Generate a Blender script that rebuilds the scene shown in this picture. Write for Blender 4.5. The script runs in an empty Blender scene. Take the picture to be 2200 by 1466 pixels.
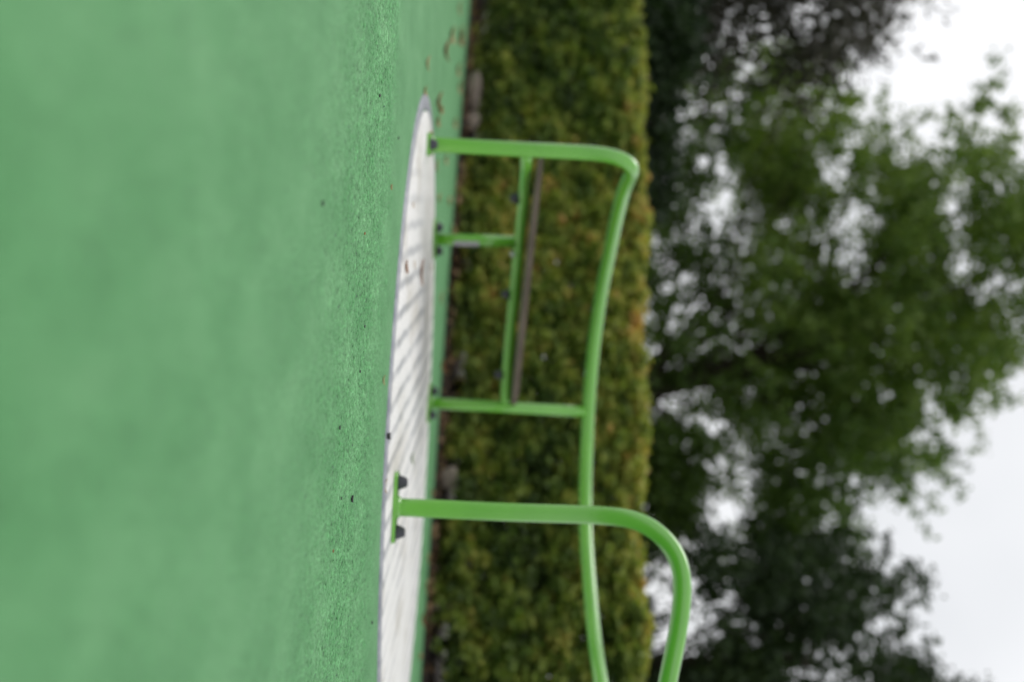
import bpy, bmesh, math, random
import numpy as np
from mathutils import Vector, Matrix

rnd = random.Random(7)
rng = np.random.default_rng(11)
scene = bpy.context.scene
C = scene.collection

# ------------------------------------------------------------------ camera
FPX = 3055.0                       # focal length in photo pixels (50 mm on 36 mm)
CAM = Vector((0.0, 0.0, 0.252))
ROLL, PITCH = 0.050, math.atan(32 / FPX)
RX = Matrix.Rotation(PITCH, 3, 'X')
c_, s_ = math.cos(ROLL), math.sin(ROLL)
R_ = RX @ Vector((-s_, 0, c_))     # the camera was turned on its side: picture right is up
U_ = RX @ Vector((-c_, 0, -s_))
F_ = RX @ Vector((0, 1, 0))
cam_data = bpy.data.cameras.new('camera')
cam = bpy.data.objects.new('camera', cam_data)
C.objects.link(cam)
m3 = Matrix((R_, U_, -F_)).transposed()
cam.matrix_world = Matrix.Translation(CAM) @ m3.to_4x4()
cam_data.lens = 50
cam_data.sensor_width = 36
cam_data.clip_start = 0.05
cam_data.clip_end = 2000
cam_data.dof.use_dof = True
cam_data.dof.focus_distance = 2.66
cam_data.dof.aperture_fstop = 2.0
scene.camera = cam

# ------------------------------------------------------------------ world, sun
SUN_EL, SUN_AZ = math.radians(48), math.radians(-35)   # azimuth from +Y towards +X
world = bpy.data.worlds.new('World')
scene.world = world
world.use_nodes = True
wt = world.node_tree
wt.nodes.clear()
wo = wt.nodes.new('ShaderNodeOutputWorld')
bg = wt.nodes.new('ShaderNodeBackground')
bg.inputs['Strength'].default_value = 0.10
sky = wt.nodes.new('ShaderNodeTexSky')
sky.sky_type = 'NISHITA'
sky.sun_disc = False
sky.sun_elevation = SUN_EL
sky.sun_rotation = SUN_AZ
sky.air_density = 1.0
sky.dust_density = 3.0
tc = wt.nodes.new('ShaderNodeTexCoord')
nz = wt.nodes.new('ShaderNodeTexNoise')
nz.inputs['Scale'].default_value = 2.6
nz.inputs['Detail'].default_value = 4
nz.inputs['Roughness'].default_value = 0.45
cr = wt.nodes.new('ShaderNodeValToRGB')
cr.color_ramp.elements[0].position = 0.30
cr.color_ramp.elements[0].color = (7.9, 8.1, 8.35, 1)
cr.color_ramp.elements[1].position = 0.66
cr.color_ramp.elements[1].color = (11.4, 11.45, 11.6, 1)
mx = wt.nodes.new('ShaderNodeMixRGB')
mx.inputs['Fac'].default_value = 0.92          # closed cloud layer, a little sky blue left in it
wt.links.new(tc.outputs['Generated'], nz.inputs['Vector'])
wt.links.new(nz.outputs['Fac'], cr.inputs['Fac'])
wt.links.new(sky.outputs['Color'], mx.inputs['Color1'])
wt.links.new(cr.outputs['Color'], mx.inputs['Color2'])
wt.links.new(mx.outputs['Color'], bg.inputs['Color'])
wt.links.new(bg.outputs['Background'], wo.inputs['Surface'])

sd = bpy.data.lights.new('sun', 'SUN')
sd.energy = 0.7
sd.angle = math.radians(25)
sd.color = (1.0, 0.97, 0.92)
sun = bpy.data.objects.new('sun', sd)
C.objects.link(sun)
sdir = Vector((math.sin(SUN_AZ) * math.cos(SUN_EL), math.cos(SUN_AZ) * math.cos(SUN_EL), math.sin(SUN_EL)))
sun.rotation_euler = sdir.to_track_quat('Z', 'Y').to_euler()
sun.location = (0, 0, 20)

scene.view_settings.view_transform = 'Standard'
scene.view_settings.look = 'None'
scene.view_settings.exposure = 0.0
scene.view_settings.gamma = 1.0

# ------------------------------------------------------------------ helpers
def W(x, y, depth):
    """world point seen at photo pixel (x, y) at world Y = depth"""
    d = F_ * FPX + R_ * (x - 1100) + U_ * (733 - y)
    return CAM + d * (depth / d.y)

def G(x, y, z=0.0):
    """world point on the level z seen at photo pixel (x, y)"""
    d = F_ * FPX + R_ * (x - 1100) + U_ * (733 - y)
    return CAM + d * ((z - CAM.z) / d.z)

def tag(o, label=None, cat=None, group=None, kind=None):
    if label: o['label'] = label
    if cat: o['category'] = cat
    if group: o['group'] = group
    if kind: o['kind'] = kind
    return o

def empty(name, loc):
    o = bpy.data.objects.new(name, None)
    o.location = loc
    o.empty_display_size = 0.1
    C.objects.link(o)
    return o

def link(name, mesh, mat, parent=None, smooth=True):
    mesh.materials.append(mat)
    if smooth:
        mesh.polygons.foreach_set('use_smooth', [True] * len(mesh.polygons))
    o = bpy.data.objects.new(name, mesh)
    C.objects.link(o)
    if parent is not None:
        o.parent = parent
        # geometry is written in world space: undo the parent's place
        p = parent; off = Vector((0, 0, 0))
        while p is not None:
            off += p.location
            p = p.parent
        o.location = -off
    return o

def from_bm(name, bm, mat, parent=None, smooth=True):
    me = bpy.data.meshes.new(name)
    bm.to_mesh(me); bm.free()
    return link(name, me, mat, parent, smooth)

def catmull(pts, step=0.012):
    out = []
    n = len(pts)
    for i in range(n - 1):
        p0 = pts[max(i - 1, 0)]; p1 = pts[i]; p2 = pts[i + 1]; p3 = pts[min(i + 2, n - 1)]
        if i == 0: p0 = p1 + (p1 - p2)
        if i == n - 2: p3 = p2 + (p2 - p1)
        t0 = 0.0
        t1 = t0 + max((p1 - p0).length, 1e-6) ** 0.5
        t2 = t1 + max((p2 - p1).length, 1e-6) ** 0.5
        t3 = t2 + max((p3 - p2).length, 1e-6) ** 0.5
        k = max(2, int((p2 - p1).length / step))
        for j in range(k):
            t = t1 + (t2 - t1) * j / k
            A1 = p0 * ((t1 - t) / (t1 - t0)) + p1 * ((t - t0) / (t1 - t0))
            A2 = p1 * ((t2 - t) / (t2 - t1)) + p2 * ((t - t1) / (t2 - t1))
            A3 = p2 * ((t3 - t) / (t3 - t2)) + p3 * ((t - t2) / (t3 - t2))
            B1 = A1 * ((t2 - t) / (t2 - t0)) + A2 * ((t - t0) / (t2 - t0))
            B2 = A2 * ((t3 - t) / (t3 - t1)) + A3 * ((t - t1) / (t3 - t1))
            out.append(B1 * ((t2 - t) / (t2 - t1)) + B2 * ((t - t1) / (t2 - t1)))
    out.append(pts[-1].copy())
    return out

def smooth_path(p, it=12):
    p = [q.copy() for q in p]
    for _ in range(it):
        q = [p[0]] + [(p[i - 1] + p[i] * 2 + p[i + 1]) / 4 for i in range(1, len(p) - 1)] + [p[-1]]
        p = q
    return p

def tube(bm, path, rad, sides=24, caps=True):
    """rad is a number or one radius per point"""
    n = len(path)
    rads = rad if isinstance(rad, (list, tuple)) else [rad] * n
    tang = []
    for i in range(n):
        a = path[max(i - 1, 0)]; b = path[min(i + 1, n - 1)]
        tang.append((b - a).normalized())
    ref = Vector((0, 1, 0)) if abs(tang[0].z) > 0.7 else Vector((0, 0, 1))
    nrm = (ref - tang[0] * ref.dot(tang[0])).normalized()
    rings = []
    for i in range(n):
        nrm = (nrm - tang[i] * nrm.dot(tang[i])).normalized()
        bi = tang[i].cross(nrm)
        rings.append([bm.verts.new(path[i] + (nrm * math.cos(a) + bi * math.sin(a)) * rads[i])
                      for a in [2 * math.pi * k / sides for k in range(sides)]])
    for i in range(n - 1):
        for k in range(sides):
            bm.faces.new((rings[i][k], rings[i][(k + 1) % sides], rings[i + 1][(k + 1) % sides], rings[i + 1][k]))
    if caps:
        bm.faces.new(rings[0][::-1]); bm.faces.new(rings[-1])

def lathe(bm, centre, prof, sides=20, axis=Vector((0, 0, 1))):
    """prof: list of (radius, height) from bottom to top along axis"""
    q = Vector((0, 0, 1)).rotation_difference(axis)
    rings = []
    for r, h in prof:
        rings.append([bm.verts.new(centre + q @ Vector((r * math.cos(a), r * math.sin(a), h)))
                      for a in [2 * math.pi * k / sides for k in range(sides)]])
    for i in range(len(rings) - 1):
        for k in range(sides):
            bm.faces.new((rings[i][k], rings[i][(k + 1) % sides], rings[i + 1][(k + 1) % sides], rings[i + 1][k]))
    bm.faces.new(rings[0][::-1]); bm.faces.new(rings[-1])

# ------------------------------------------------------------------ materials
def new_mat(name):
    m = bpy.data.materials.new(name)
    m.use_nodes = True
    nt = m.node_tree
    b = nt.nodes['Principled BSDF']
    return m, nt, b

def ramp(nt, fac, stops):
    r = nt.nodes.new('ShaderNodeValToRGB')
    e = r.color_ramp.elements
    while len(e) < len(stops): e.new(0.5)
    for k, (p, col) in enumerate(stops):
        e[k].position = p
        e[k].color = tuple(col) + (1,) if len(col) == 3 else col
    nt.links.new(fac, r.inputs['Fac'])
    return r.outputs['Color']

def noise(nt, vec, scale, detail=3, rough=0.5, dist=0.0):
    n = nt.nodes.new('ShaderNodeTexNoise')
    n.inputs['Scale'].default_value = scale
    n.inputs['Detail'].default_value = detail
    n.inputs['Roughness'].default_value = rough
    n.inputs['Distortion'].default_value = dist
    if vec is not None: nt.links.new(vec, n.inputs['Vector'])
    return n.outputs['Fac']

def mixc(nt, a, b, fac, mode='MIX'):
    n = nt.nodes.new('ShaderNodeMixRGB')
    n.blend_type = mode
    for sock, v in (('Color1', a), ('Color2', b), ('Fac', fac)):
        if isinstance(v, (int, float)): n.inputs[sock].default_value = v
        elif isinstance(v, tuple): n.inputs[sock].default_value = v + (1,) if len(v) == 3 else v
        else: nt.links.new(v, n.inputs[sock])
    return n.outputs['Color']

def geo_pos(nt):
    return nt.nodes.new('ShaderNodeNewGeometry').outputs['Position']

def mapping(nt, vec, scale=(1, 1, 1), rot=(0, 0, 0)):
    m = nt.nodes.new('ShaderNodeMapping')
    m.inputs['Scale'].default_value = scale
    m.inputs['Rotation'].default_value = rot
    nt.links.new(vec, m.inputs['Vector'])
    return m.outputs['Vector']

def bump(nt, bsdf, h, strength, dist):
    b = nt.nodes.new('ShaderNodeBump')
    b.inputs['Strength'].default_value = strength
    b.inputs['Distance'].default_value = dist
    nt.links.new(h, b.inputs['Height'])
    nt.links.new(b.outputs['Normal'], bsdf.inputs['Normal'])

def mat_rubber():
    m, nt, b = new_mat('green_rubber')
    pos = geo_pos(nt)
    grain = noise(nt, pos, 190, 3, 0.62)
    coarse = noise(nt, pos, 70, 2, 0.5)
    blot = noise(nt, mapping(nt, pos, (1.0, 0.42, 1.0)), 7.5, 5, 0.62)
    base = ramp(nt, blot, [(0.30, (0.082, 0.290, 0.095)), (0.50, (0.116, 0.350, 0.128)), (0.70, (0.160, 0.412, 0.168))])
    g = ramp(nt, grain, [(0.30, (0.30, 0.36, 0.30)), (0.43, (0.84, 0.86, 0.84)), (0.56, (1.04, 1.04, 1.04)), (0.70, (1.34, 1.28, 1.30))])
    c = mixc(nt, base, g, 1.0, 'MULTIPLY')
    g2 = ramp(nt, coarse, [(0.25, (0.82, 0.84, 0.82)), (0.55, (1, 1, 1)), (0.8, (1.12, 1.1, 1.12))])
    c = mixc(nt, c, g2, 1.0, 'MULTIPLY')
    # scattered dark granules
    v = nt.nodes.new('ShaderNodeTexVoronoi')
    v.inputs['Scale'].default_value = 75
    nt.links.new(pos, v.inputs['Vector'])
    sx = nt.nodes.new('ShaderNodeSeparateColor')
    nt.links.new(v.outputs['Color'], sx.inputs['Color'])
    pick = nt.nodes.new('ShaderNodeMath'); pick.operation = 'GREATER_THAN'; pick.inputs[1].default_value = 0.965
    nt.links.new(sx.outputs['Red'], pick.inputs[0])
    near = nt.nodes.new('ShaderNodeMath'); near.operation = 'LESS_THAN'; near.inputs[1].default_value = 0.22
    nt.links.new(v.outputs['Distance'], near.inputs[0])
    mul = nt.nodes.new('ShaderNodeMath'); mul.operation = 'MULTIPLY'
    nt.links.new(pick.outputs[0], mul.inputs[0]); nt.links.new(near.outputs[0], mul.inputs[1])
    c = mixc(nt, c, (0.03, 0.06, 0.045), mul.outputs[0])
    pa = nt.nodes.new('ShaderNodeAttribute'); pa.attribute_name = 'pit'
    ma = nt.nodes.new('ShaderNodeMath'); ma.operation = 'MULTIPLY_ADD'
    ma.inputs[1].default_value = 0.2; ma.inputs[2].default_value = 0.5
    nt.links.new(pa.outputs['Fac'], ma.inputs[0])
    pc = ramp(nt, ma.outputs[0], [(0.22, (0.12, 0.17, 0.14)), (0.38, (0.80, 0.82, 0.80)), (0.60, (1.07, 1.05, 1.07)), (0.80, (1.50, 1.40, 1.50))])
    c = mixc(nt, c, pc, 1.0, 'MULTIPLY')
    nt.links.new(c, b.inputs['Base Color'])
    b.inputs['Roughness'].default_value = 0.6
    b.inputs['Specular IOR Level'].default_value = 0.15
    b.inputs['Sheen Weight'].default_value = 0.36
    b.inputs['Sheen Roughness'].default_value = 0.24
    b.inputs['Sheen Tint'].default_value = (0.66, 1.0, 0.68, 1)
    bump(nt, b, grain, 0.75, 0.004)
    return m

def mat_platform():
    m, nt, b = new_mat('white_deck')
    pos = geo_pos(nt)
    # grey stripes running away from the viewer, in the colour only
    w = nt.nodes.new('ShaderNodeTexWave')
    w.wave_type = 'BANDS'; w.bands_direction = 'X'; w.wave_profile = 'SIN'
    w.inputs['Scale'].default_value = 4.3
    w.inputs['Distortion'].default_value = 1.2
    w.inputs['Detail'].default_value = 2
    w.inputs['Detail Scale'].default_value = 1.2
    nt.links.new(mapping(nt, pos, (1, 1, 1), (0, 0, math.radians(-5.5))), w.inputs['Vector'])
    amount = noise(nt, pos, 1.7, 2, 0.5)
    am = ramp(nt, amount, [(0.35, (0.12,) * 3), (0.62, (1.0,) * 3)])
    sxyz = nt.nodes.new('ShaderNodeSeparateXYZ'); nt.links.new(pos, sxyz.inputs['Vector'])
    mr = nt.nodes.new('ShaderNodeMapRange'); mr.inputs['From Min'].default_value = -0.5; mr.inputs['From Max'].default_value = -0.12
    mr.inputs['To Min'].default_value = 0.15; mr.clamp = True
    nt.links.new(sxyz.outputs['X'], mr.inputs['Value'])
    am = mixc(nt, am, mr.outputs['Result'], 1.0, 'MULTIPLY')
    stripes = ramp(nt, w.outputs['Fac'], [(0.02, (0.0,) * 3), (0.38, (0.85,) * 3), (0.60, (1,) * 3)])
    stripes = mixc(nt, (1.0, 1.0, 1.0), stripes, am)
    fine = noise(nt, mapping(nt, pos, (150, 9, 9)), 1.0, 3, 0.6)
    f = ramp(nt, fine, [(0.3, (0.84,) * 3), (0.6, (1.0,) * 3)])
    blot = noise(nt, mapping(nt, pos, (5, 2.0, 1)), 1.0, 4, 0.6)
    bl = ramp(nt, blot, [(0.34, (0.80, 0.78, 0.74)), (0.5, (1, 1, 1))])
    col = mixc(nt, (0.40, 0.41, 0.42), (0.89, 0.875, 0.845), stripes)
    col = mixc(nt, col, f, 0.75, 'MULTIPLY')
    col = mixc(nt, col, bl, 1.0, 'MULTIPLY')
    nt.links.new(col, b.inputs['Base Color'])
    b.inputs['Roughness'].default_value = 0.55
    bump(nt, b, fine, 0.3, 0.001)
    return m

def mat_rim():
    m, nt, b = new_mat('grey_rim')
    pos = geo_pos(nt)
    n = noise(nt, pos, 26, 4, 0.6)
    nt.links.new(ramp(nt, n, [(0.3, (0.22, 0.23, 0.27)), (0.55, (0.36, 0.37, 0.41)), (0.75, (0.50, 0.49, 0.51))]), b.inputs['Base Color'])
    b.inputs['Metallic'].default_value = 0.25
    b.inputs['Roughness'].default_value = 0.5
    return m

def mat_paint():
    m, nt, b = new_mat('green_powder_coat')
    pos = geo_pos(nt)
    n = noise(nt, pos, 9, 3, 0.5)
    nt.links.new(ramp(nt, n, [(0.3, (0.128, 0.425, 0.028)), (0.7, (0.152, 0.470, 0.036))]), b.inputs['Base Color'])
    fine = noise(nt, pos, 600, 2, 0.5)
    b.inputs['Roughness'].default_value = 0.30
    b.inputs['Specular IOR Level'].default_value = 0.4
    b.inputs['Coat Weight'].default_value = 1.0
    b.inputs['Coat IOR'].default_value = 1.62
    b.inputs['Coat Roughness'].default_value = 0.20
    bump(nt, b, fine, 0.06, 0.0006)
    return m

def mat_simple(name, c1, c2, scale, rough=0.6, metal=0.0, bstr=0.0, bdist=0.002, detail=4, spec=0.5):
    m, nt, b = new_mat(name)
    pos = geo_pos(nt)
    n = noise(nt, pos, scale, detail, 0.6)
    nt.links.new(ramp(nt, n, [(0.32, c1), (0.68, c2)]), b.inputs['Base Color'])
    b.inputs['Roughness'].default_value = rough
    b.inputs['Metallic'].default_value = metal
    b.inputs['Specular IOR Level'].default_value = spec
    if bstr: bump(nt, b, n, bstr, bdist)
    return m

def mat_leaf(name, stops, transl=0.35, rough=0.5, attr=True):
    """colour per leaf: one random number per leaf plus a slow drift carried by the mesh"""
    m, nt, b = new_mat(name)
    a = nt.nodes.new('ShaderNodeAttribute'); a.attribute_name = 'tone'
    col = ramp(nt, a.outputs['Fac'], stops)
    nt.links.new(col, b.inputs['Base Color'])
    b.inputs['Roughness'].default_value = rough
    b.inputs['Specular IOR Level'].default_value = 0.3
    tr = nt.nodes.new('ShaderNodeBsdfTranslucent')
    nt.links.new(mixc(nt, col, (1.5, 1.6, 0.7), 1.0, 'MULTIPLY'), tr.inputs['Color'])
    mix = nt.nodes.new('ShaderNodeMixShader')
    mix.inputs['Fac'].default_value = transl
    out = nt.nodes['Material Output']
    nt.links.new(b.outputs['BSDF'], mix.inputs[1])
    nt.links.new(tr.outputs['BSDF'], mix.inputs[2])
    nt.links.new(mix.outputs['Shader'], out.inputs['Surface'])
    return m

M = {
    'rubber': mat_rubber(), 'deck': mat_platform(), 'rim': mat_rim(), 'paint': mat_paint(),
    'black': mat_simple('black_plastic', (0.022, 0.025, 0.034), (0.045, 0.048, 0.060), 40, 0.45),
    'board': mat_simple('brown_laminate', (0.082, 0.060, 0.043), (0.130, 0.098, 0.072), 14, 0.6),
    'steel': mat_simple('steel', (0.42, 0.42, 0.44), (0.62, 0.62, 0.64), 20, 0.3, 0.9),
    'sticker': mat_simple('grey_sticker', (0.30, 0.30, 0.33), (0.52, 0.51, 0.54), 70, 0.5),
    'bark': mat_simple('bark', (0.035, 0.027, 0.020), (0.085, 0.065, 0.048), 22, 0.9, 0, 0.8, 0.01),
    'soil': mat_simple('soil', (0.014, 0.011, 0.009), (0.050, 0.036, 0.025), 28, 0.95, 0, 0.9, 0.02),
    'earth': mat_simple('rough_grass_earth', (0.035, 0.045, 0.018), (0.085, 0.095, 0.040), 3, 0.95, 0, 0.6, 0.03),
    'stone': mat_simple('pale_stone', (0.17, 0.135, 0.11), (0.36, 0.29, 0.24), 14, 0.85, 0, 0.5, 0.01),
    'dry': mat_simple('dry_leaf_ochre', (0.34, 0.22, 0.10), (0.52, 0.38, 0.20), 60, 0.8),
    'brown': mat_simple('dry_leaf_brown', (0.16, 0.060, 0.022), (0.36, 0.15, 0.05), 60, 0.75),
    'dark': mat_simple('dark_chip', (0.012, 0.012, 0.014), (0.05, 0.048, 0.05), 60, 0.6),
    'green': mat_simple('green_leaf_scrap', (0.05, 0.13, 0.02), (0.14, 0.26, 0.06), 60, 0.6),
    'hedge': mat_leaf('hedge_leaf', [(0.0, (0.034, 0.055, 0.014)), (0.26, (0.100, 0.148, 0.030)), (0.46, (0.215, 0.262, 0.048)),
                                     (0.66, (0.350, 0.360, 0.074)), (0.84, (0.49, 0.350, 0.100)), (1.0, (0.48, 0.260, 0.090))], 0.30),
    'conifer': mat_leaf('conifer_leaf', [(0.0, (0.022, 0.022, 0.015)), (0.6, (0.046, 0.044, 0.028)), (1.0, (0.09, 0.072, 0.045))], 0.15),
    'broad': mat_leaf('broad_leaf', [(0.0, (0.022, 0.042, 0.012)), (0.35, (0.045, 0.082, 0.016)), (0.7, (0.098, 0.172, 0.034)),
                                     (1.0, (0.175, 0.250, 0.060))], 0.40),
    'darkleaf': mat_leaf('dark_leaf', [(0.0, (0.014, 0.028, 0.012)), (0.5, (0.034, 0.062, 0.020)), (1.0, (0.075, 0.120, 0.032))], 0.25),
}

# ------------------------------------------------------------------ ground
EDGE_A, EDGE_B = 7.07, -0.66        # far edge of the rubber: Y = A + B*X
def yoff(x): x = np.clip(x, -2.6, 2.4); return -0.13 + 0.08 * x + 0.07 * x * x
def sstep(t): t = max(0.0, min(1.0, t)); return t * t * (3 - 2 * t)
def ground_z(x, y):
    w = 1 - sstep((y - 2.75) / 0.6)
    xx = max(-1.6, min(1.6, x))
    return -0.0325 * xx * w - 0.005

bm = bmesh.new()
lim = 400
vs = [bm.verts.new(p) for p in ((-lim, -lim, -0.12), (lim, -lim, -0.12), (lim, lim, -0.12), (-lim, lim, -0.12))]
bm.faces.new(vs)
tag(from_bm('ground', bm, M['earth'], None, False), kind='structure')

# one sheet: coarse outside, with the real relief of the rubber granules where one can see them
xs = np.concatenate([np.arange(-6.0, -1.1, 0.1), np.arange(-1.1, 1.1, 0.0032), np.arange(1.1, 6.01, 0.1)])
yf = np.concatenate([np.arange(-3.0, 1.55, 0.1), np.arange(1.55, 2.0, 0.008), np.arange(2.0, 3.30, 0.0040), np.arange(3.30, 3.7, 0.012), np.arange(3.7, 4.0, 0.03)])
nfar = 40
GX = np.repeat(xs[:, None], len(yf) + nfar, 1)
far = EDGE_A + EDGE_B * xs + yoff(xs) + 0.02 * np.sin(xs * 3.1) + 0.012 * np.sin(xs * 9.7 + 1)
GY = np.empty_like(GX)
GY[:, :len(yf)] = yf[None, :]
tt = np.arange(1, nfar + 1) / nfar
GY[:, len(yf):] = yf[-1] + (np.maximum(far, yf[-1] + 0.05) - yf[-1])[:, None] * tt[None, :]
wz = np.clip((GY - 2.75) / 0.6, 0, 1); wz = 1 - wz * wz * (3 - 2 * wz)
GZ = -0.0325 * np.clip(GX, -1.6, 1.6) * wz - 0.005
amp = (np.clip((1.1 - np.abs(GX)) / 0.06, 0, 1) * (0.25 + 0.75 * np.exp(-((GY - 2.70) / 0.50) ** 2)) * np.clip((GY - 1.55) / 0.65, 0, 1) * np.clip((3.70 - GY) / 0.5, 0, 1))
g1 = rng.normal(0, 1, GX.shape)
g1 = (g1 + np.roll(g1, 1, 0)) / 1.41
g2 = rng.normal(0, 1, (GX.shape[0] // 2 + 2, GX.shape[1] // 2 + 2))
g2 = np.kron(g2, np.ones((2, 2)))[:GX.shape[0], :GX.shape[1]]
g2 = (g2 + np.roll(g2, 1, 0) + np.roll(g2, 1, 1) + np.roll(np.roll(g2, 1, 0), 1, 1)) / 2.6
hgt = 0.55 * g1 + 0.6 * g2
GZ = GZ + amp * (0.0015 * hgt - 0.0012)
nx_, ny_ = GX.shape
me = bpy.data.meshes.new('rubber_ground')
me.vertices.add(nx_ * ny_)
me.vertices.foreach_set('co', np.stack([GX, GY, GZ], -1).ravel())
ii = (np.arange(nx_ - 1)[:, None] * ny_ + np.arange(ny_ - 1)[None, :]).ravel()
q = np.stack([ii, ii + ny_, ii + ny_ + 1, ii + 1], 1)
me.loops.add(q.size); me.loops.foreach_set('vertex_index', q.ravel().astype(np.int32))
me.polygons.add(len(q))
me.polygons.foreach_set('loop_start', np.arange(0, q.size, 4, dtype=np.int32))
me.polygons.foreach_set('loop_total', np.full(len(q), 4, dtype=np.int32))
me.update(calc_edges=True)
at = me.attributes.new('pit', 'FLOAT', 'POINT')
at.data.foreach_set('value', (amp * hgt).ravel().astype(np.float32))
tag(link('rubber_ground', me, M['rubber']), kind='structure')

# planting bed under the hedge, bumpy soil
bm = bmesh.new()
L = 12.0
dirv = Vector((1, EDGE_B, 0)).normalized()
nrmv = Vector((-dirv.y, dirv.x, 0))
o0 = Vector((0, EDGE_A, 0))
nu, nv = 260, 26
gr = []
for i in range(nu + 1):
    a = -L / 2 + L * i / nu
    col = []
    for j in range(nv + 1):
        b = -0.06 + 1.9 * j / nv
        p = o0 + dirv * a + nrmv * b
        z = -0.03 + 0.055 * sstep((b + 0.04) / 0.16) + rnd.uniform(-0.012, 0.014) * (1 if j > 1 else 0.2)
        if j == nv: z = -0.14
        col.append(bm.verts.new((p.x, p.y, z)))
    for v_ in col: v_.co.y += float(yoff(v_.co.x))
    gr.append(col)
for i in range(nu):
    for j in range(nv):
        bm.faces.new((gr[i][j], gr[i + 1][j], gr[i + 1][j + 1], gr[i][j + 1]))
tag(from_bm('soil_bed', bm, M['soil']), kind='structure')

# ------------------------------------------------------------------ carousel
CX, CY, CR = 0.335, 4.51, 1.09
car = empty('roundabout', (CX, CY, 0))
tag(car, 'flush white playground roundabout with bright green tubular handrails and a bench', 'roundabout')

bm = bmesh.new()
N = 180
def ring(r, z): return [bm.verts.new((CX + r * math.cos(2 * math.pi * k / N), CY + r * math.sin(2 * math.pi * k / N), z)) for k in range(N)]
prof = [(CR - 0.048, -0.008), (CR - 0.048, -0.002), (CR - 0.044, 0.0), (CR - 0.006, 0.0), (CR, -0.003), (CR + 0.002, -0.04)]
rr = [ring(r, z) for r, z in prof]
for i in range(len(rr) - 1):
    for k in range(N):
        bm.faces.new((rr[i][k], rr[i + 1][k], rr[i + 1][(k + 1) % N], rr[i][(k + 1) % N]))
from_bm('rim', bm, M['rim'], car)

bm = bmesh.new()
def dz(x, y): return 0.0
prof = [(0.0, 0.003), (0.2, 0.003), (0.5, 0.003), (0.8, 0.003), (CR - 0.062, 0.003), (CR - 0.054, 0.0015), (CR - 0.0535, -0.03)]
rr = [ring(max(r, 0.001), z) for r, z in prof]
for i in range(len(rr) - 1):
    for k in range(N):
        bm.faces.new((rr[i][k], rr[i + 1][k], rr[i + 1][(k + 1) % N], rr[i][(k + 1) % N]))
bm.faces.new(rr[0])
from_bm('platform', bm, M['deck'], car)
DZ = 0.003

TR = 0.0242
P1 = W(930, 311, 4.50); P1.z = DZ
P4 = W(858, 1090, 3.72); P4.z = DZ
P2 = W(935, 514, 5.17); P2.z = DZ
P3 = W(925, 866, 5.38); P3.z = DZ
rail_px = [(1290, 331, 4.50), (1322, 336, 4.50), (1345, 345, 4.505), (1358, 357, 4.53), (1356, 374, 4.60), (1343, 402, 4.70), (1327, 460, 4.87),
           (1310, 540, 5.06), (1290, 640, 5.25), (1275, 750, 5.37), (1266, 850, 5.41), (1261, 950, 5.41), (1258, 1050, 5.35),
           (1259, 1150, 5.23), (1266, 1250, 5.05), (1277, 1370, 4.78), (1291, 1466, 4.52)]
path = [P1, W(1110, 321, 4.50)] + [W(*p) for p in rail_px]
path += [Vector((1.20, 4.22, 0.655)), Vector((1.24, 3.98, 0.68)), Vector((1.17, 3.76, 0.70)), Vector((1.02, 3.64, 0.715))]
path += [W(*p) for p in [(1434, 1466, 3.60), (1448, 1400, 3.60), (1461, 1330, 3.62), (1467, 1255, 3.65), (1459, 1205, 3.67), (1439, 1168, 3.69),
                         (1403, 1134, 3.70), (1355, 1114, 3.71), (1300, 1108, 3.72), (1100, 1101, 3.72)]] + [P4]
bm = bmesh.new()
tube(bm, smooth_path(catmull(path, 0.012), 14), TR, 28)
from_bm('handrail', bm, M['paint'], car)

def post(base, top, r=0.0215):
    bm = bmesh.new()
    tube(bm, [base, base.lerp(top, 0.5), top], r, 24)
    # weld fillet at the foot
    lathe(bm, base, [(r + 0.007, 0.009), (r + 0.003, 0.014), (r + 0.0005, 0.019)], 24)
    return from_bm('post', bm, M['paint'], car)
for pb in (P1, P4):
    bmw = bmesh.new()
    lathe(bmw, pb, [(TR + 0.008, 0.009), (TR + 0.005, 0.014), (TR + 0.0008, 0.020)], 28)
    from_bm('weld_bead', bmw, M['paint'], car)
p2 = post(P2, W(1112, 520, 5.10))
p3 = post(P3, W(1259, 885, 5.405))
# sticker wrapped on the side of the short post
bm = bmesh.new()
s0, s1 = W(976, 516, 5.168), W(1030, 519, 5.166)
n0 = 14
ra = []
for q in (s0, s1):
    c = P2.lerp(W(1112, 520, 5.10), (q.z - P2.z) / (W(1112, 520, 5.10).z - P2.z))
    ra.append([bm.verts.new(c + Vector((0.0222 * math.cos(a), 0.0222 * math.sin(a), 0))) for a in [math.radians(-75 + 90 * k / n0) for k in range(n0 + 1)]])
for k in range(n0):
    bm.faces.new((ra[0][k], ra[0][k + 1], ra[1][k + 1], ra[1][k]))
from_bm('sticker', bm, M['sticker'], p2)

def bolt_cap(parent, pos, r=0.0200, h=0.024, axis=Vector((0, 0, 1)), mat='black'):
    bm = bmesh.new()
    lathe(bm, pos, [(r, 0), (r * 0.99, h * 0.12), (r * 0.74, h * 0.66), (r * 0.60, h * 0.93), (r * 0.45, h), (r * 0.15, h * 1.02)], 20, axis)
    return from_bm('bolt_cap', bm, M[mat], parent)

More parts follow.
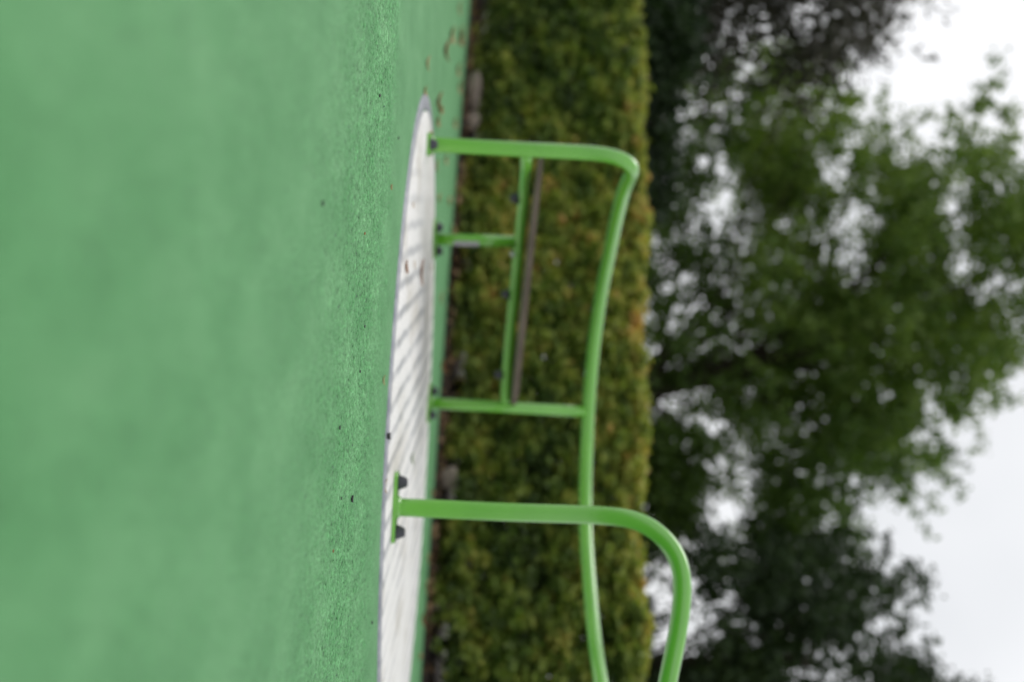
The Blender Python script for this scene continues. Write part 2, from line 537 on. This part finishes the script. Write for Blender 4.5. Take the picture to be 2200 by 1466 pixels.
def base_plate(base, ang, half=0.093, deep=0.042, sp=0.065):
    d = Vector((math.cos(ang), math.sin(ang), 0)); n = Vector((-d.y, d.x, 0))
    bm = bmesh.new()
    pts = []
    for sx, sy in ((1, 1), (-1, 1), (-1, -1), (1, -1)):
        for k in range(6):
            a0 = {(1, 1): 0, (-1, 1): 90, (-1, -1): 180, (1, -1): 270}[(sx, sy)] + 18 * k
            rc = 0.02
            pts.append(base + d * (sx * (half - rc) + rc * math.cos(math.radians(a0))) + n * (sy * (deep - rc) + rc * math.sin(math.radians(a0))))
    lo = [bm.verts.new(p + Vector((0, 0, 0.0006))) for p in pts]
    hi = [bm.verts.new(p + Vector((0, 0, 0.0085))) for p in pts]
    cen = base
    hi2 = [bm.verts.new(cen + (p - cen) * 0.985 + Vector((0, 0, 0.0097))) for p in pts]
    m_ = len(pts)
    for a, b in ((lo, hi), (hi, hi2)):
        for k in range(m_):
            bm.faces.new((a[k], a[(k + 1) % m_], b[(k + 1) % m_], b[k]))
    bm.faces.new(hi2); bm.faces.new(lo[::-1])
    pl = from_bm('base_plate', bm, M['paint'], car, False)
    for s in (-1, 1):
        bolt_cap(pl, base + d * (s * sp) + Vector((0, 0, 0.0097)))
    return pl
base_plate(P4, math.radians(-1))
base_plate(P1, math.radians(97), 0.082, 0.036)
base_plate(P2, math.radians(44), 0.078, 0.034, 0.056)
base_plate(P3, math.radians(-38), 0.078, 0.034, 0.056)

# seat: tube from post to post, laminate board on it
sp_ = [W(1131, 332, 4.50), W(1131, 352, 4.56), W(1128, 400, 4.78), W(1119, 490, 5.03), W(1110, 580, 5.2), W(1100, 680, 5.30), W(1091, 780, 5.36), W(1086, 866, 5.38)]
bm = bmesh.new()
sr_path = smooth_path(catmull(sp_, 0.015), 6)
tube(bm, sr_path, 0.0195, 22)
srail = from_bm('seat_rail', bm, M['paint'], car)
for yy in (425, 635, 806):
    k = min(range(len(sr_path)), key=lambda i: abs(sr_path[i].x - W(1110, yy, sr_path[i].y).x))
    bolt_cap(srail, sr_path[k] + Vector((0, 0, -0.0175)), 0.020, 0.030, Vector((0, 0, -1)))
k = min(range(len(sr_path)), key=lambda i: abs(sr_path[i].x - W(1110, 546, sr_path[i].y).x))
bolt_cap(srail, sr_path[k] + Vector((0.0, -0.012, -0.0165)), 0.013, 0.014, Vector((0, -0.3, -1)).normalized(), 'steel')

FL, FR = W(1157, 338, 4.56), W(1103, 852, 4.84)
def board_z(x): return FL.z + (FR.z - FL.z) * (x - FL.x) / (FR.x - FL.x)
outl = [Vector((FL.x, FL.y, 0))]
for t in [0.25, 0.5, 0.75, 0.96]:
    q = FL.lerp(FR, t); outl.append(Vector((q.x, q.y - 0.01 * math.sin(t * math.pi), 0)))
outl += [Vector((FR.x + 0.0, FR.y + 0.02, 0)), Vector((FR.x + 0.012, FR.y + 0.06, 0)), Vector((0.24, 5.34, 0)), Vector((0.22, 5.42, 0)), Vector((0.05, 5.43, 0)),
         Vector((-0.15, 5.36, 0)), Vector((-0.34, 5.21, 0)), Vector((-0.50, 4.98, 0)), Vector((-0.585, 4.76, 0)), Vector((-0.588, 4.62, 0))]
bm = bmesh.new()
TH = 0.018
lo = [bm.verts.new((p.x, p.y, board_z(p.x))) for p in outl]
hi = [bm.verts.new((p.x, p.y, board_z(p.x) + TH)) for p in outl]
for k in range(len(outl)):
    bm.faces.new((lo[k], lo[(k + 1) % len(outl)], hi[(k + 1) % len(outl)], hi[k]))
bm.faces.new(hi); bm.faces.new(lo[::-1])
bmesh.ops.recalc_face_normals(bm, faces=bm.faces)
from_bm('seat_board', bm, M['board'], car, False)

# ------------------------------------------------------------------ foliage
def leaf_mesh(name, pts, size, tone, long=1.6, flat=None, mat=None, parent=None, fold=True):
    """one folded leaf (two quads sharing the midrib) per point"""
    n = len(pts)
    size = np.broadcast_to(np.asarray(size, float), (n,))
    a = rng.normal(size=(n, 3))
    if flat is not None: a = a * np.asarray(flat)
    a /= np.linalg.norm(a, axis=1, keepdims=True)
    b = rng.normal(size=(n, 3))
    b -= a * np.sum(a * b, axis=1, keepdims=True)
    b /= np.linalg.norm(b, axis=1, keepdims=True)
    c = np.cross(a, b)
    s = size[:, None]
    lv = a * s * long * 0.5
    wv = b * s * 0.5
    fv = c * s * 0.18
    P = np.asarray(pts)
    verts = np.empty((n, 6, 3))
    verts[:, 0] = P - lv
    verts[:, 1] = P + wv * 0.9 - lv * 0.15 + fv
    verts[:, 2] = P + wv * 0.75 + lv * 0.45 + fv
    verts[:, 3] = P + lv
    verts[:, 4] = P - wv * 0.75 + lv * 0.45 + fv
    verts[:, 5] = P - wv * 0.9 - lv * 0.15 + fv
    idx = np.array([0, 1, 2, 3, 0, 3, 4, 5])
    loops = (np.arange(n)[:, None] * 6 + idx[None, :]).ravel()
    me = bpy.data.meshes.new(name)
    me.vertices.add(n * 6)
    me.vertices.foreach_set('co', verts.ravel())
    me.loops.add(n * 8)
    me.loops.foreach_set('vertex_index', loops.astype(np.int32))
    me.polygons.add(n * 2)
    me.polygons.foreach_set('loop_start', np.arange(0, n * 8, 4, dtype=np.int32))
    me.polygons.foreach_set('loop_total', np.full(n * 2, 4, dtype=np.int32))
    me.update(calc_edges=True)
    at = me.attributes.new('tone', 'FLOAT', 'POINT')
    at.data.foreach_set('value', np.repeat(np.clip(tone, 0, 1), 6).astype(np.float32))
    me.validate()
    return link(name, me, mat, parent, False)

def vnoise(P, scale, seed):
    """cheap smooth value noise, -1..1"""
    r = np.random.default_rng(seed)
    out = np.zeros(len(P))
    for k in range(7):
        d = r.normal(size=3); d /= np.linalg.norm(d)
        out += np.sin(P @ d * scale * r.uniform(0.6, 1.6) + r.uniform(0, 6.28))
    return out / 3.2

# hedge ---------------------------------------------------------------
hedge = empty('hedge', (0, EDGE_A + 0.6, 0))
tag(hedge, 'low clipped conifer hedge of mottled green and ochre foliage behind the roundabout', 'hedge')
HL = 5.4
NH = 150000
hs = rng.uniform(-HL / 2 - 0.3, HL / 2 - 0.1, NH)
face = rng.random(NH)
hb = np.empty(NH); hz = np.empty(NH)
DEP = 0.75
def top_h(s): return 0.985 + 0.014 * np.sin(s * 5.1) + 0.008 * np.sin(s * 13.3 + 1) + 0.008 * np.sin(s * 31 + 2) + 0.03 * np.clip(-s, 0, 2) * 0.5
kf = face < 0.62                                   # front face shell
kt = (face >= 0.62) & (face < 0.80)                # top
ki = face >= 0.80                                  # inside and back
hz[kf] = rng.uniform(0.005, 1.0, kf.sum()) ** 0.95
hb[kf] = 0.09 + np.abs(rng.normal(0, 0.06, kf.sum()))
hb[kt] = rng.uniform(0.13, 0.13 + DEP, kt.sum())
hz[kt] = 1.0 - np.abs(rng.normal(0, 0.03, kt.sum()))
hb[ki] = rng.uniform(0.2, 0.2 + DEP, ki.sum())
hz[ki] = rng.uniform(0.05, 0.98, ki.sum())
TH_ = top_h(hs)
P = np.empty((NH, 3))
SB = np.stack([hs * 0.42, hz, np.zeros(NH)], 1)
bulge = 0.045 * vnoise(SB, 18, 71) + 0.050 * vnoise(SB, 85, 72) + 0.05 * (1 - hz) * np.sin(hs * 3.3)
round_ = 0.05 * np.clip((hz - 0.9) / 0.1, 0, 1) ** 2
bb = hb + bulge + round_
P[:, 0] = o0.x + dirv.x * hs + nrmv.x * bb
P[:, 1] = o0.y + dirv.y * hs + nrmv.y * bb
P[:, 2] = hz * TH_ + rng.normal(0, 0.012, NH)
P[:, 1] += yoff(P[:, 0])
# gaps low down where the stems show
keep = ~((hz < 0.11) & (vnoise(P * np.array([1, 1, 0.3]), 9, 5) > 0.35))
P = P[keep]; hz_ = hz[keep]; hs_ = hs[keep]
SK = np.stack([hs_ * 0.40, hz_, P[:, 1] * 0.2], 1)
t = 0.365 + 0.13 * vnoise(SK, 9, 21) + 0.13 * vnoise(SK, 36, 22) + 0.20 * vnoise(SK, 120, 24) + rng.normal(0, 0.08, len(P))
t += 0.12 * np.clip((hz_ - 0.80) / 0.20, 0, 1)  # yellower towards the top: new growth, with sky light put into the colour
t += 0.15 * np.exp(-((hs_ + 0.75) / 0.75) ** 2) + 0.10 * np.clip(vnoise(SK, 14, 44), 0, 1)
leaf_mesh('foliage', P, rng.uniform(0.014, 0.030, len(P)), t, 2.1, (1.6, 0.8, 0.6), M['hedge'], hedge)
for k in range(15):
    s = -HL / 2 + 0.1 + k * 0.37 + rnd.uniform(-0.06, 0.06)
    b = o0 + dirv * s + nrmv * (0.55 + rnd.uniform(-0.05, 0.05)); b.y += float(yoff(b.x))
    bm = bmesh.new()
    pts = [Vector((b.x + rnd.uniform(-.02, .02) * j, b.y + rnd.uniform(-.02, .02) * j, -0.06 + 0.24 * j)) for j in range(5)]
    tube(bm, catmull(pts, 0.05), 0.028, 10)
    from_bm('stem', bm, M['bark'], hedge)

# trees ----------------------------------------------------------------
def in_poly(x, y, poly):
    c = False
    j = len(poly) - 1
    for i in range(len(poly)):
        xi, yi = poly[i]; xj, yj = poly[j]
        if (yi > y) != (yj > y) and x < (xj - xi) * (y - yi) / (yj - yi) + xi: c = not c
        j = i
    return c

def tree(name, label, base, clumps, leaves, size, mat, trunk_r, trunk_top, seed, twig=26, tone0=0.45, long=1.7, droop=0.0, spread=0.16):
    """clumps: list of (centre, radius, tone). leaves grow in twig-sized tufts inside the clumps"""
    r = np.random.default_rng(seed); rr = random.Random(seed)
    root = empty(name, base)
    tag(root, label, 'tree')
    # trunk and limbs
    bm = bmesh.new()
    tp = [base.copy(), base.lerp(trunk_top, 0.35) + Vector((rr.uniform(-.08, .08), rr.uniform(-.08, .08), 0)),
          base.lerp(trunk_top, 0.7) + Vector((rr.uniform(-.1, .1), rr.uniform(-.1, .1), 0)), trunk_top]
    tp[0].z -= 0.2
    tpath = catmull(tp, 0.15)
    tube(bm, tpath, [trunk_r * (1.15 - 0.75 * i / len(tpath)) for i in range(len(tpath))], 12)
    for ic, (c, rad, tn) in enumerate(clumps):
        if ic % 3: continue
        t0 = min(0.92, max(0.25, (c.z - 0.9 - base.z) / max(0.5, trunk_top.z - base.z) * 0.85))
        s = tpath[int(t0 * (len(tpath) - 1))]
        mid = s.lerp(c, 0.5) + Vector((rr.uniform(-.15, .15), rr.uniform(-.15, .15), 0.1 * (c - s).length))
        lp = catmull([s, mid, c], 0.12)
        r0 = trunk_r * 0.14
        tube(bm, lp, [max(0.006, r0 * (1 - 0.88 * i / len(lp))) for i in range(len(lp))], 6)
    from_bm('trunk', bm, M['bark'], root)
    vol = np.array([c[1] ** 2.4 for c in clumps]); vol = vol / vol.sum()
    ntw = leaves // twig
    ci = r.choice(len(clumps), size=ntw, p=vol)
    cen = np.array([list(c[0]) for c in clumps]); rad = np.array([c[1] for c in clumps]); tn = np.array([c[2] for c in clumps])
    d = r.normal(size=(ntw, 3)); d /= np.linalg.norm(d, axis=1, keepdims=True)
    rr_ = rad[ci] * r.uniform(0.0, 1.0, ntw) ** 0.42
    tw = cen[ci] + d * rr_[:, None] * np.array([1, 1, 0.8])
    axis = d + r.normal(size=(ntw, 3)) * 0.6 + np.array([0, 0, 0.35 - droop])
    axis /= np.linalg.norm(axis, axis=1, keepdims=True)
    k = r.uniform(-1, 1, (ntw, twig))
    ln = r.uniform(0.6, 1.5, ntw) * spread
    P = tw[:, None, :] + axis[:, None, :] * (k * ln[:, None])[:, :, None] + r.normal(0, spread * 0.28, (ntw, twig, 3))
    tone = tone0 + tn[ci][:, None] + r.normal(0, 0.10, (ntw, 1)) + r.normal(0, 0.10, (ntw, twig))
    P = P.reshape(-1, 3); tone = tone.ravel()
    leaf_mesh('crown', P, r.uniform(0.7, 1.2, len(P)) * size, tone, long, None, mat, root)
    return root

def clumps_in(poly, depth, thick, n, rad, seed, tone=lambda x, y: 0.0, holes=(), keepf=None):
    rr = random.Random(seed)
    xs_ = [p[0] for p in poly]; ys_ = [p[1] for p in poly]
    out = []
    tries = 0
    while len(out) < n and tries < 20000:
        tries += 1
        x = rr.uniform(min(xs_), max(xs_)); y = rr.uniform(min(ys_), max(ys_))
        if not in_poly(x, y, poly): continue
        if any(((x - hx) / hr) ** 2 + ((y - hy) / hs2) ** 2 < 1 for hx, hy, hr, hs2 in holes): continue
        if keepf and rr.random() > keepf(x, y): continue
        d = depth + rr.uniform(-thick, thick)
        out.append((W(x, y, d), rad * rr.uniform(0.65, 1.3), tone(x, y) + rr.uniform(-0.08, 0.08)))
    return out

# big broadleaf tree, crown filling the middle
polyB = [(1340, 150), (1560, 130), (1660, 130), (1780, 205), (1850, 290), (1930, 320), (1990, 420), (2010, 330), (2050, 205), (2130, 245), (2140, 330), (2110, 400), (2230, 320),
         (2420, 420), (2440, 640), (2240, 720), (2140, 840), (2080, 905), (2070, 965), (2025, 1075), (1990, 1120), (1900, 1150), (1850, 1190),
         (1640, 1200), (1340, 1160)]
holesB = [(1550, 445, 30, 20), (1480, 215, 34, 50), (1425, 950, 36, 24), (1600, 1065, 44, 26), (2025, 400, 45, 26), (1770, 960, 24, 20)]
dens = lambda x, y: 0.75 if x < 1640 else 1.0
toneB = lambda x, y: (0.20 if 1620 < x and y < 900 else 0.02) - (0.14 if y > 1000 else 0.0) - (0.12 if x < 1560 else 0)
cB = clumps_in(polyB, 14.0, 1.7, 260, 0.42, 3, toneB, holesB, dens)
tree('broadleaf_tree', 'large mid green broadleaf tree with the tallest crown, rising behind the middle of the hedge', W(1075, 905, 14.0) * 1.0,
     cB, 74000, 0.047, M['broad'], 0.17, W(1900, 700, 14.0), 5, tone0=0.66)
# dark tree on the lower right of the view
polyC = [(1330, 1130), (1640, 1130), (1860, 1190), (1930, 1265), (1990, 1260), (1940, 1330), (1950, 1400), (2000, 1480), (2060, 1640), (1900, 1800), (1330, 1800)]
holesC = [(1880, 1370, 45, 40), (1720, 1400, 36, 36), (1480, 1360, 40, 28), (1930, 1200, 30, 30)]
cC = clumps_in(polyC, 12.0, 1.2, 120, 0.36, 13, lambda x, y: 0.0, holesC, lambda x, y: 0.7 if x < 1600 else 1.0)
tree('shade_tree', 'dark green dense tree rising beyond the hedge past the curved end of the handrail', W(1072, 1400, 12.0),
     cC, 30000, 0.045, M['darkleaf'], 0.13, W(1750, 1420, 12.0), 15, tone0=0.42)
# feathery conifer at the other side
polyA = [(1400, 200), (1520, 170), (1600, 90), (1720, 130), (1800, 110), (1880, 95), (1950, 35), (2000, -60), (1990, -300), (1400, -420)]
holesA = [(1690, 40, 40, 40), (1800, 60, 40, 26), (1500, 90, 22, 22)]
cA = clumps_in(polyA, 11.0, 1.0, 90, 0.34, 23, lambda x, y: 0.0, holesA)
tree('conifer_tree', 'feathery dark brown grey conifer with thin drooping sprays at the left end of the hedge', W(1100, -40, 11.0),
     cA, 14500, 0.034, M['conifer'], 0.12, W(1800, -60, 11.0), 25, tone0=0.4, long=3.6, droop=0.5, spread=0.27)
# dark shrub right behind the hedge
polyD = [(1330, -250), (1450, -250), (1455, 200), (1440, 400), (1390, 440), (1330, 450)]
cD = clumps_in(polyD, 9.6, 0.3, 46, 0.22, 33)
bsh = tree('dark_shrub', 'blackish green shrub peeping over the top of the hedge on the left', W(1085, 150, 9.6), cD, 26000, 0.035, M['darkleaf'], 0.05,
     W(1400, 150, 9.6), 35, tone0=0.2, spread=0.10)
bsh['category'] = 'shrub'

# ------------------------------------------------------------------ stones at the hedge foot
def stone(x, y, b, wx, h, label):
    base = G(x, y, 0.02)
    bm = bmesh.new()
    bmesh.ops.create_icosphere(bm, subdivisions=3, radius=1.0)
    for v in bm.verts:
        n = 1 + 0.16 * math.sin(v.co.x * 3 + x) + 0.12 * math.sin(v.co.y * 4.1 + y) + 0.08 * math.sin(v.co.z * 6 + b)
        v.co = Vector((v.co.x * wx * n, v.co.y * wx * 0.7 * n, v.co.z * h * n))
    me = bpy.data.meshes.new('stone'); bm.to_mesh(me); bm.free()
    o = link('stone', me, M['stone'])
    # slide along the bed to just under the foliage
    d = (base - CAM); t_ = 1.0
    k = (o0 + nrmv * b - CAM); t_ = k.dot(nrmv) / d.dot(nrmv)
    p = CAM + d * t_
    o.location = (p.x, p.y + float(yoff(p.x)), 0.012 + h * 0.95)
    tag(o, label, 'stone', 'pale stones at the foot of the hedge')
    return o
stone(997, 205, 0.11, 0.10, 0.045, 'long pale stone under the hedge nearest the picture corner by the disc tip')
stone(990, 268, 0.12, 0.05, 0.045, 'small pinkish stone at the hedge foot beside the first green post')
stone(942, 1022, 0.10, 0.052, 0.056, 'rounded beige stone at the hedge foot between the handrail legs')
stone(924, 1300, 0.08, 0.048, 0.058, 'beige stone at the hedge foot past the front handrail leg')

# ------------------------------------------------------------------ fallen leaves and chips
def scrap(name, x, y, size, mat, label, cat, z=None, rot=0.0, lng=1.8, curl=0.35, group=None, thick=None):
    p = G(x, y, 0.0)
    for _ in range(4):
        zz = ground_z(p.x, p.y) if z is None else z
        p = G(x, y, zz)
    bm = bmesh.new()
    rr = random.Random(int(x * 7 + y))
    n = 9
    top = []; bot = []
    th = thick or size * 0.06
    for i in range(n):
        t_ = i / (n - 1) * 2 - 1
        wv = size * 0.5 * max(0.04, (1 - abs(t_) ** 2.2)) * rr.uniform(0.8, 1.1)
        hgt = th + curl * size * (t_ * t_) * 0.6
        row = []
        for sx in (-1, -0.5, 0, 0.5, 1):
            hh = hgt + curl * size * 0.30 * sx * sx * (1 - abs(t_) * 0.7)
            row.append((t_ * size * lng * 0.5, sx * wv, hh))
        top.append([bm.verts.new(q) for q in row])
        bot.append([bm.verts.new((q[0], q[1], q[2] - th)) for q in row])
    for i in range(n - 1):
        for k_ in range(4):
            bm.faces.new((top[i][k_], top[i + 1][k_], top[i + 1][k_ + 1], top[i][k_ + 1]))
            bm.faces.new((bot[i][k_], bot[i][k_ + 1], bot[i + 1][k_ + 1], bot[i + 1][k_]))
        for k_ in (0, 4):
            a = (top[i][k_], bot[i][k_], bot[i + 1][k_], top[i + 1][k_])
            bm.faces.new(a if k_ == 0 else a[::-1])
    bm.faces.new([v for v in top[0]] + [v for v in bot[0]][::-1]); bm.faces.new([v for v in top[-1]][::-1] + [v for v in bot[-1]])
    bmesh.ops.recalc_face_normals(bm, faces=bm.faces)
    me = bpy.data.meshes.new(name); bm.to_mesh(me); bm.free()
    o = link(name, me, M[mat])
    o.location = p + Vector((0, 0, 0.0012))
    o.rotation_euler = (0, 0, rot)
    tag(o, label, cat, group)
    return o

D = DZ
scrap('fallen_leaf', 871, 573, 0.026, 'brown', 'curled orange brown leaf on the near part of the white disc', 'leaf', D, 1.0, 2.2, 0.3)
scrap('fallen_leaf', 903, 585, 0.035, 'brown', 'long dark brown leaf lying on the white disc', 'leaf', D, 0.1, 2.4, 0.35)
scrap('fallen_leaf', 889, 568, 0.013, 'dry', 'tiny yellow leaf beside the brown leaves on the white disc', 'leaf', D, 0.4, 2.2)
scrap('fallen_leaf', 886, 440, 0.013, 'dry', 'tan leaf scrap on the narrow end of the white disc', 'leaf', D, 0.9, 2.0)
scrap('fallen_leaf', 883, 985, 0.022, 'green', 'green leaf sprig on the white disc near the front leg', 'leaf', D, 0.3, 1.9, 0.5)
scrap('fallen_leaf', 922, 288, 0.022, 'dry', 'yellowish leaf against the foot of the left handrail leg', 'leaf', D, 1.2, 1.5, 0.8)
scrap('fallen_leaf', 926, 575, 0.016, 'dry', 'ochre leaf on the far edge of the white disc', 'leaf', D, 0.3, 1.6)
scrap('fallen_leaf', 824, 1044, 0.020, 'dry', 'pale tan leaf at the disc edge by the front base plate', 'leaf', None, 0.2, 1.8, 0.5)
scrap('fallen_leaf', 821, 817, 0.014, 'dry', 'small orange tan leaf on green rubber near the disc edge', 'leaf', None, 0.2, 1.8, 0.6)
scrap('seed_cone', 829, 937, 0.011, 'dark', 'small dark seed cone on the rim of the white disc', 'cone', 0.0, 0.2, 1.5, 0.4, None, 0.008)
for (x, y, s, mt, lb) in [
    (813, 206, 0.0062, 'dark', 'single black chip on the green rubber left of the disc tip'),
    (781, 502, 0.0050, 'brown', 'small orange brown chip in the sharp band of green rubber'),
    (781, 702, 0.0058, 'dark', 'black chip on green rubber facing the middle of the bench'),
    (771, 798, 0.0056, 'dark', 'black chip with a hooked shape on green rubber before the disc'),
    (753, 1072, 0.0100, 'dark', 'largest black chip lying on the green rubber'),
    (731, 1071, 0.0040, 'dark', 'tiny black chip beside the largest chip on the green rubber'),
    (713, 1184, 0.0050, 'brown', 'reddish chip on green rubber in front of the front leg'),
    (727, 919, 0.0060, 'dark', 'dull dark chip on green rubber nearer the viewer'),
    (838, 402, 0.0090, 'dry', 'slim tan chip on green rubber by the left half of the disc'),
    (797, 1338, 0.0070, 'dark', 'dark green grey chip near the right edge of the rubber'),
    (854, 297, 0.0060, 'dark', 'dark chip on green rubber just before the left handrail leg'),
    (690, 437, 0.0060, 'dark', 'blurred dark chip on the nearer green rubber')]:
    scrap('rubber_chip' if mt == 'dark' else 'bark_chip', x, y, s, mt, lb, 'chip', None, rnd.uniform(0, 3), 1.4, 0.2, 'small chips on the green rubber', s * 0.35)

litter = [
    (938, 220, 'brown', .040, 'dark brown leaf scrap behind the pointed end of the white disc'),
    (944, 236, 'dry', .03, 'pinkish tan leaf scrap touching the brown one behind the disc tip'),
    (954, 108, 'brown', .045, 'red brown leaf scrap of the cluster at the far left of the rubber'),
    (967, 76, 'dry', .045, 'pale leaf of the cluster at the far left, nearest the viewer'),
    (985, 84, 'brown', .05, 'largest brown leaf of the cluster at the far left by the hedge'),
    (987, 70, 'dry', .04, 'ochre leaf beside the largest brown one at the far left by the hedge'),
    (915, 136, 'dry', .025, 'lone yellowish leaf scrap left of the disc tip'),
    (981, 151, 'dry', .04, 'round tan leaf scrap left of the disc tip, halfway to the hedge'),
    (984, 188, 'dry', .04, 'faint ochre leaf level with the disc tip close to the hedge'),
    (910, 195, 'dry', .02, 'tiny tan leaf scrap just off the pointed end of the white disc'),
    (937, 262, 'dry', .03, 'tan leaf scrap left of the first handrail leg, beside the disc'),
    (974, 265, 'dry', .035, 'ochre leaf scrap left of the first handrail leg, beside the hedge'),
    (955, 343, 'dry', .03, 'tan leaf scrap right of the first handrail leg, halfway to the hedge'),
    (935, 357, 'dry', .025, 'tan leaf scrap right of the first handrail leg, beside the disc'),
    (940, 426, 'dry', .025, 'ochre leaf scrap under the left part of the bench, beside the disc'),
    (962, 432, 'dry', .03, 'ochre leaf scrap under the left part of the bench, by the hedge'),
    (969, 495, 'dry', .05, 'big yellow leaf by the hedge behind the short bench post'),
    (945, 640, 'dry', .03, 'faint yellowish leaf scrap under the middle of the bench'),
    (948, 785, 'brown', .04, 'brown leaf by the hedge left of the post that carries the rail'),
    (942, 1015, 'dry', .035, 'tan leaf at the hedge edge left of the front handrail leg'),
    (926, 1060, 'dry', .03, 'tan leaf scrap directly behind the front handrail leg'),
    (930, 1150, 'dry', .035, 'ochre leaf just right of the front handrail leg by the hedge'),
    (918, 1200, 'dry', .03, 'ochre leaf second to the right of the front handrail leg'),
    (914, 1260, 'dry', .04, 'wide ochre leaf third to the right of the front handrail leg'),
    (906, 1330, 'brown', .035, 'brown leaf on the strip of rubber right of the front handrail leg'),
    (900, 1410, 'dry', .025, 'small ochre leaf beside the disc near the right end of the strip'),
    (908, 1440, 'dry', .03, 'ochre leaf by the hedge at the right end of the rubber strip'),
    (984, 18, 'dry', .035, 'ochre leaf by the hedge at the far left end of the rubber strip')]
for (x, y, mt, s, lb) in litter:
    scrap('fallen_leaf', x, y, s * 1.25, mt, lb, 'leaf', None, rnd.uniform(0, 3), 1.5, 0.5, 'leaf scraps along the foot of the hedge')

# leaf litter on the soil under the hedge: nobody could count it
n = 1100
a = rng.uniform(-2.9, 2.7, n); b = -0.05 + np.abs(rng.normal(0, 0.16, n))
P = np.stack([o0.x + dirv.x * a + nrmv.x * b, o0.y + dirv.y * a + nrmv.y * b + yoff(o0.x + dirv.x * a + nrmv.x * b), 0.008 + 0.03 * np.clip(b / 0.15, 0, 1) + rng.uniform(0, 0.012, n)], 1)
lm = mat_leaf('litter_leaf', [(0.0, (0.035, 0.022, 0.014)), (0.6, (0.12, 0.065, 0.035)), (1.0, (0.34, 0.22, 0.11))], 0.1)
o = leaf_mesh('leaf_litter', P, rng.uniform(0.012, 0.03, n), rng.uniform(0, 1, n), 1.6, (1, 1, 0.25), lm)
tag(o, 'brown leaf litter strewn on the soil along the foot of the hedge', 'leaf litter', kind='stuff')
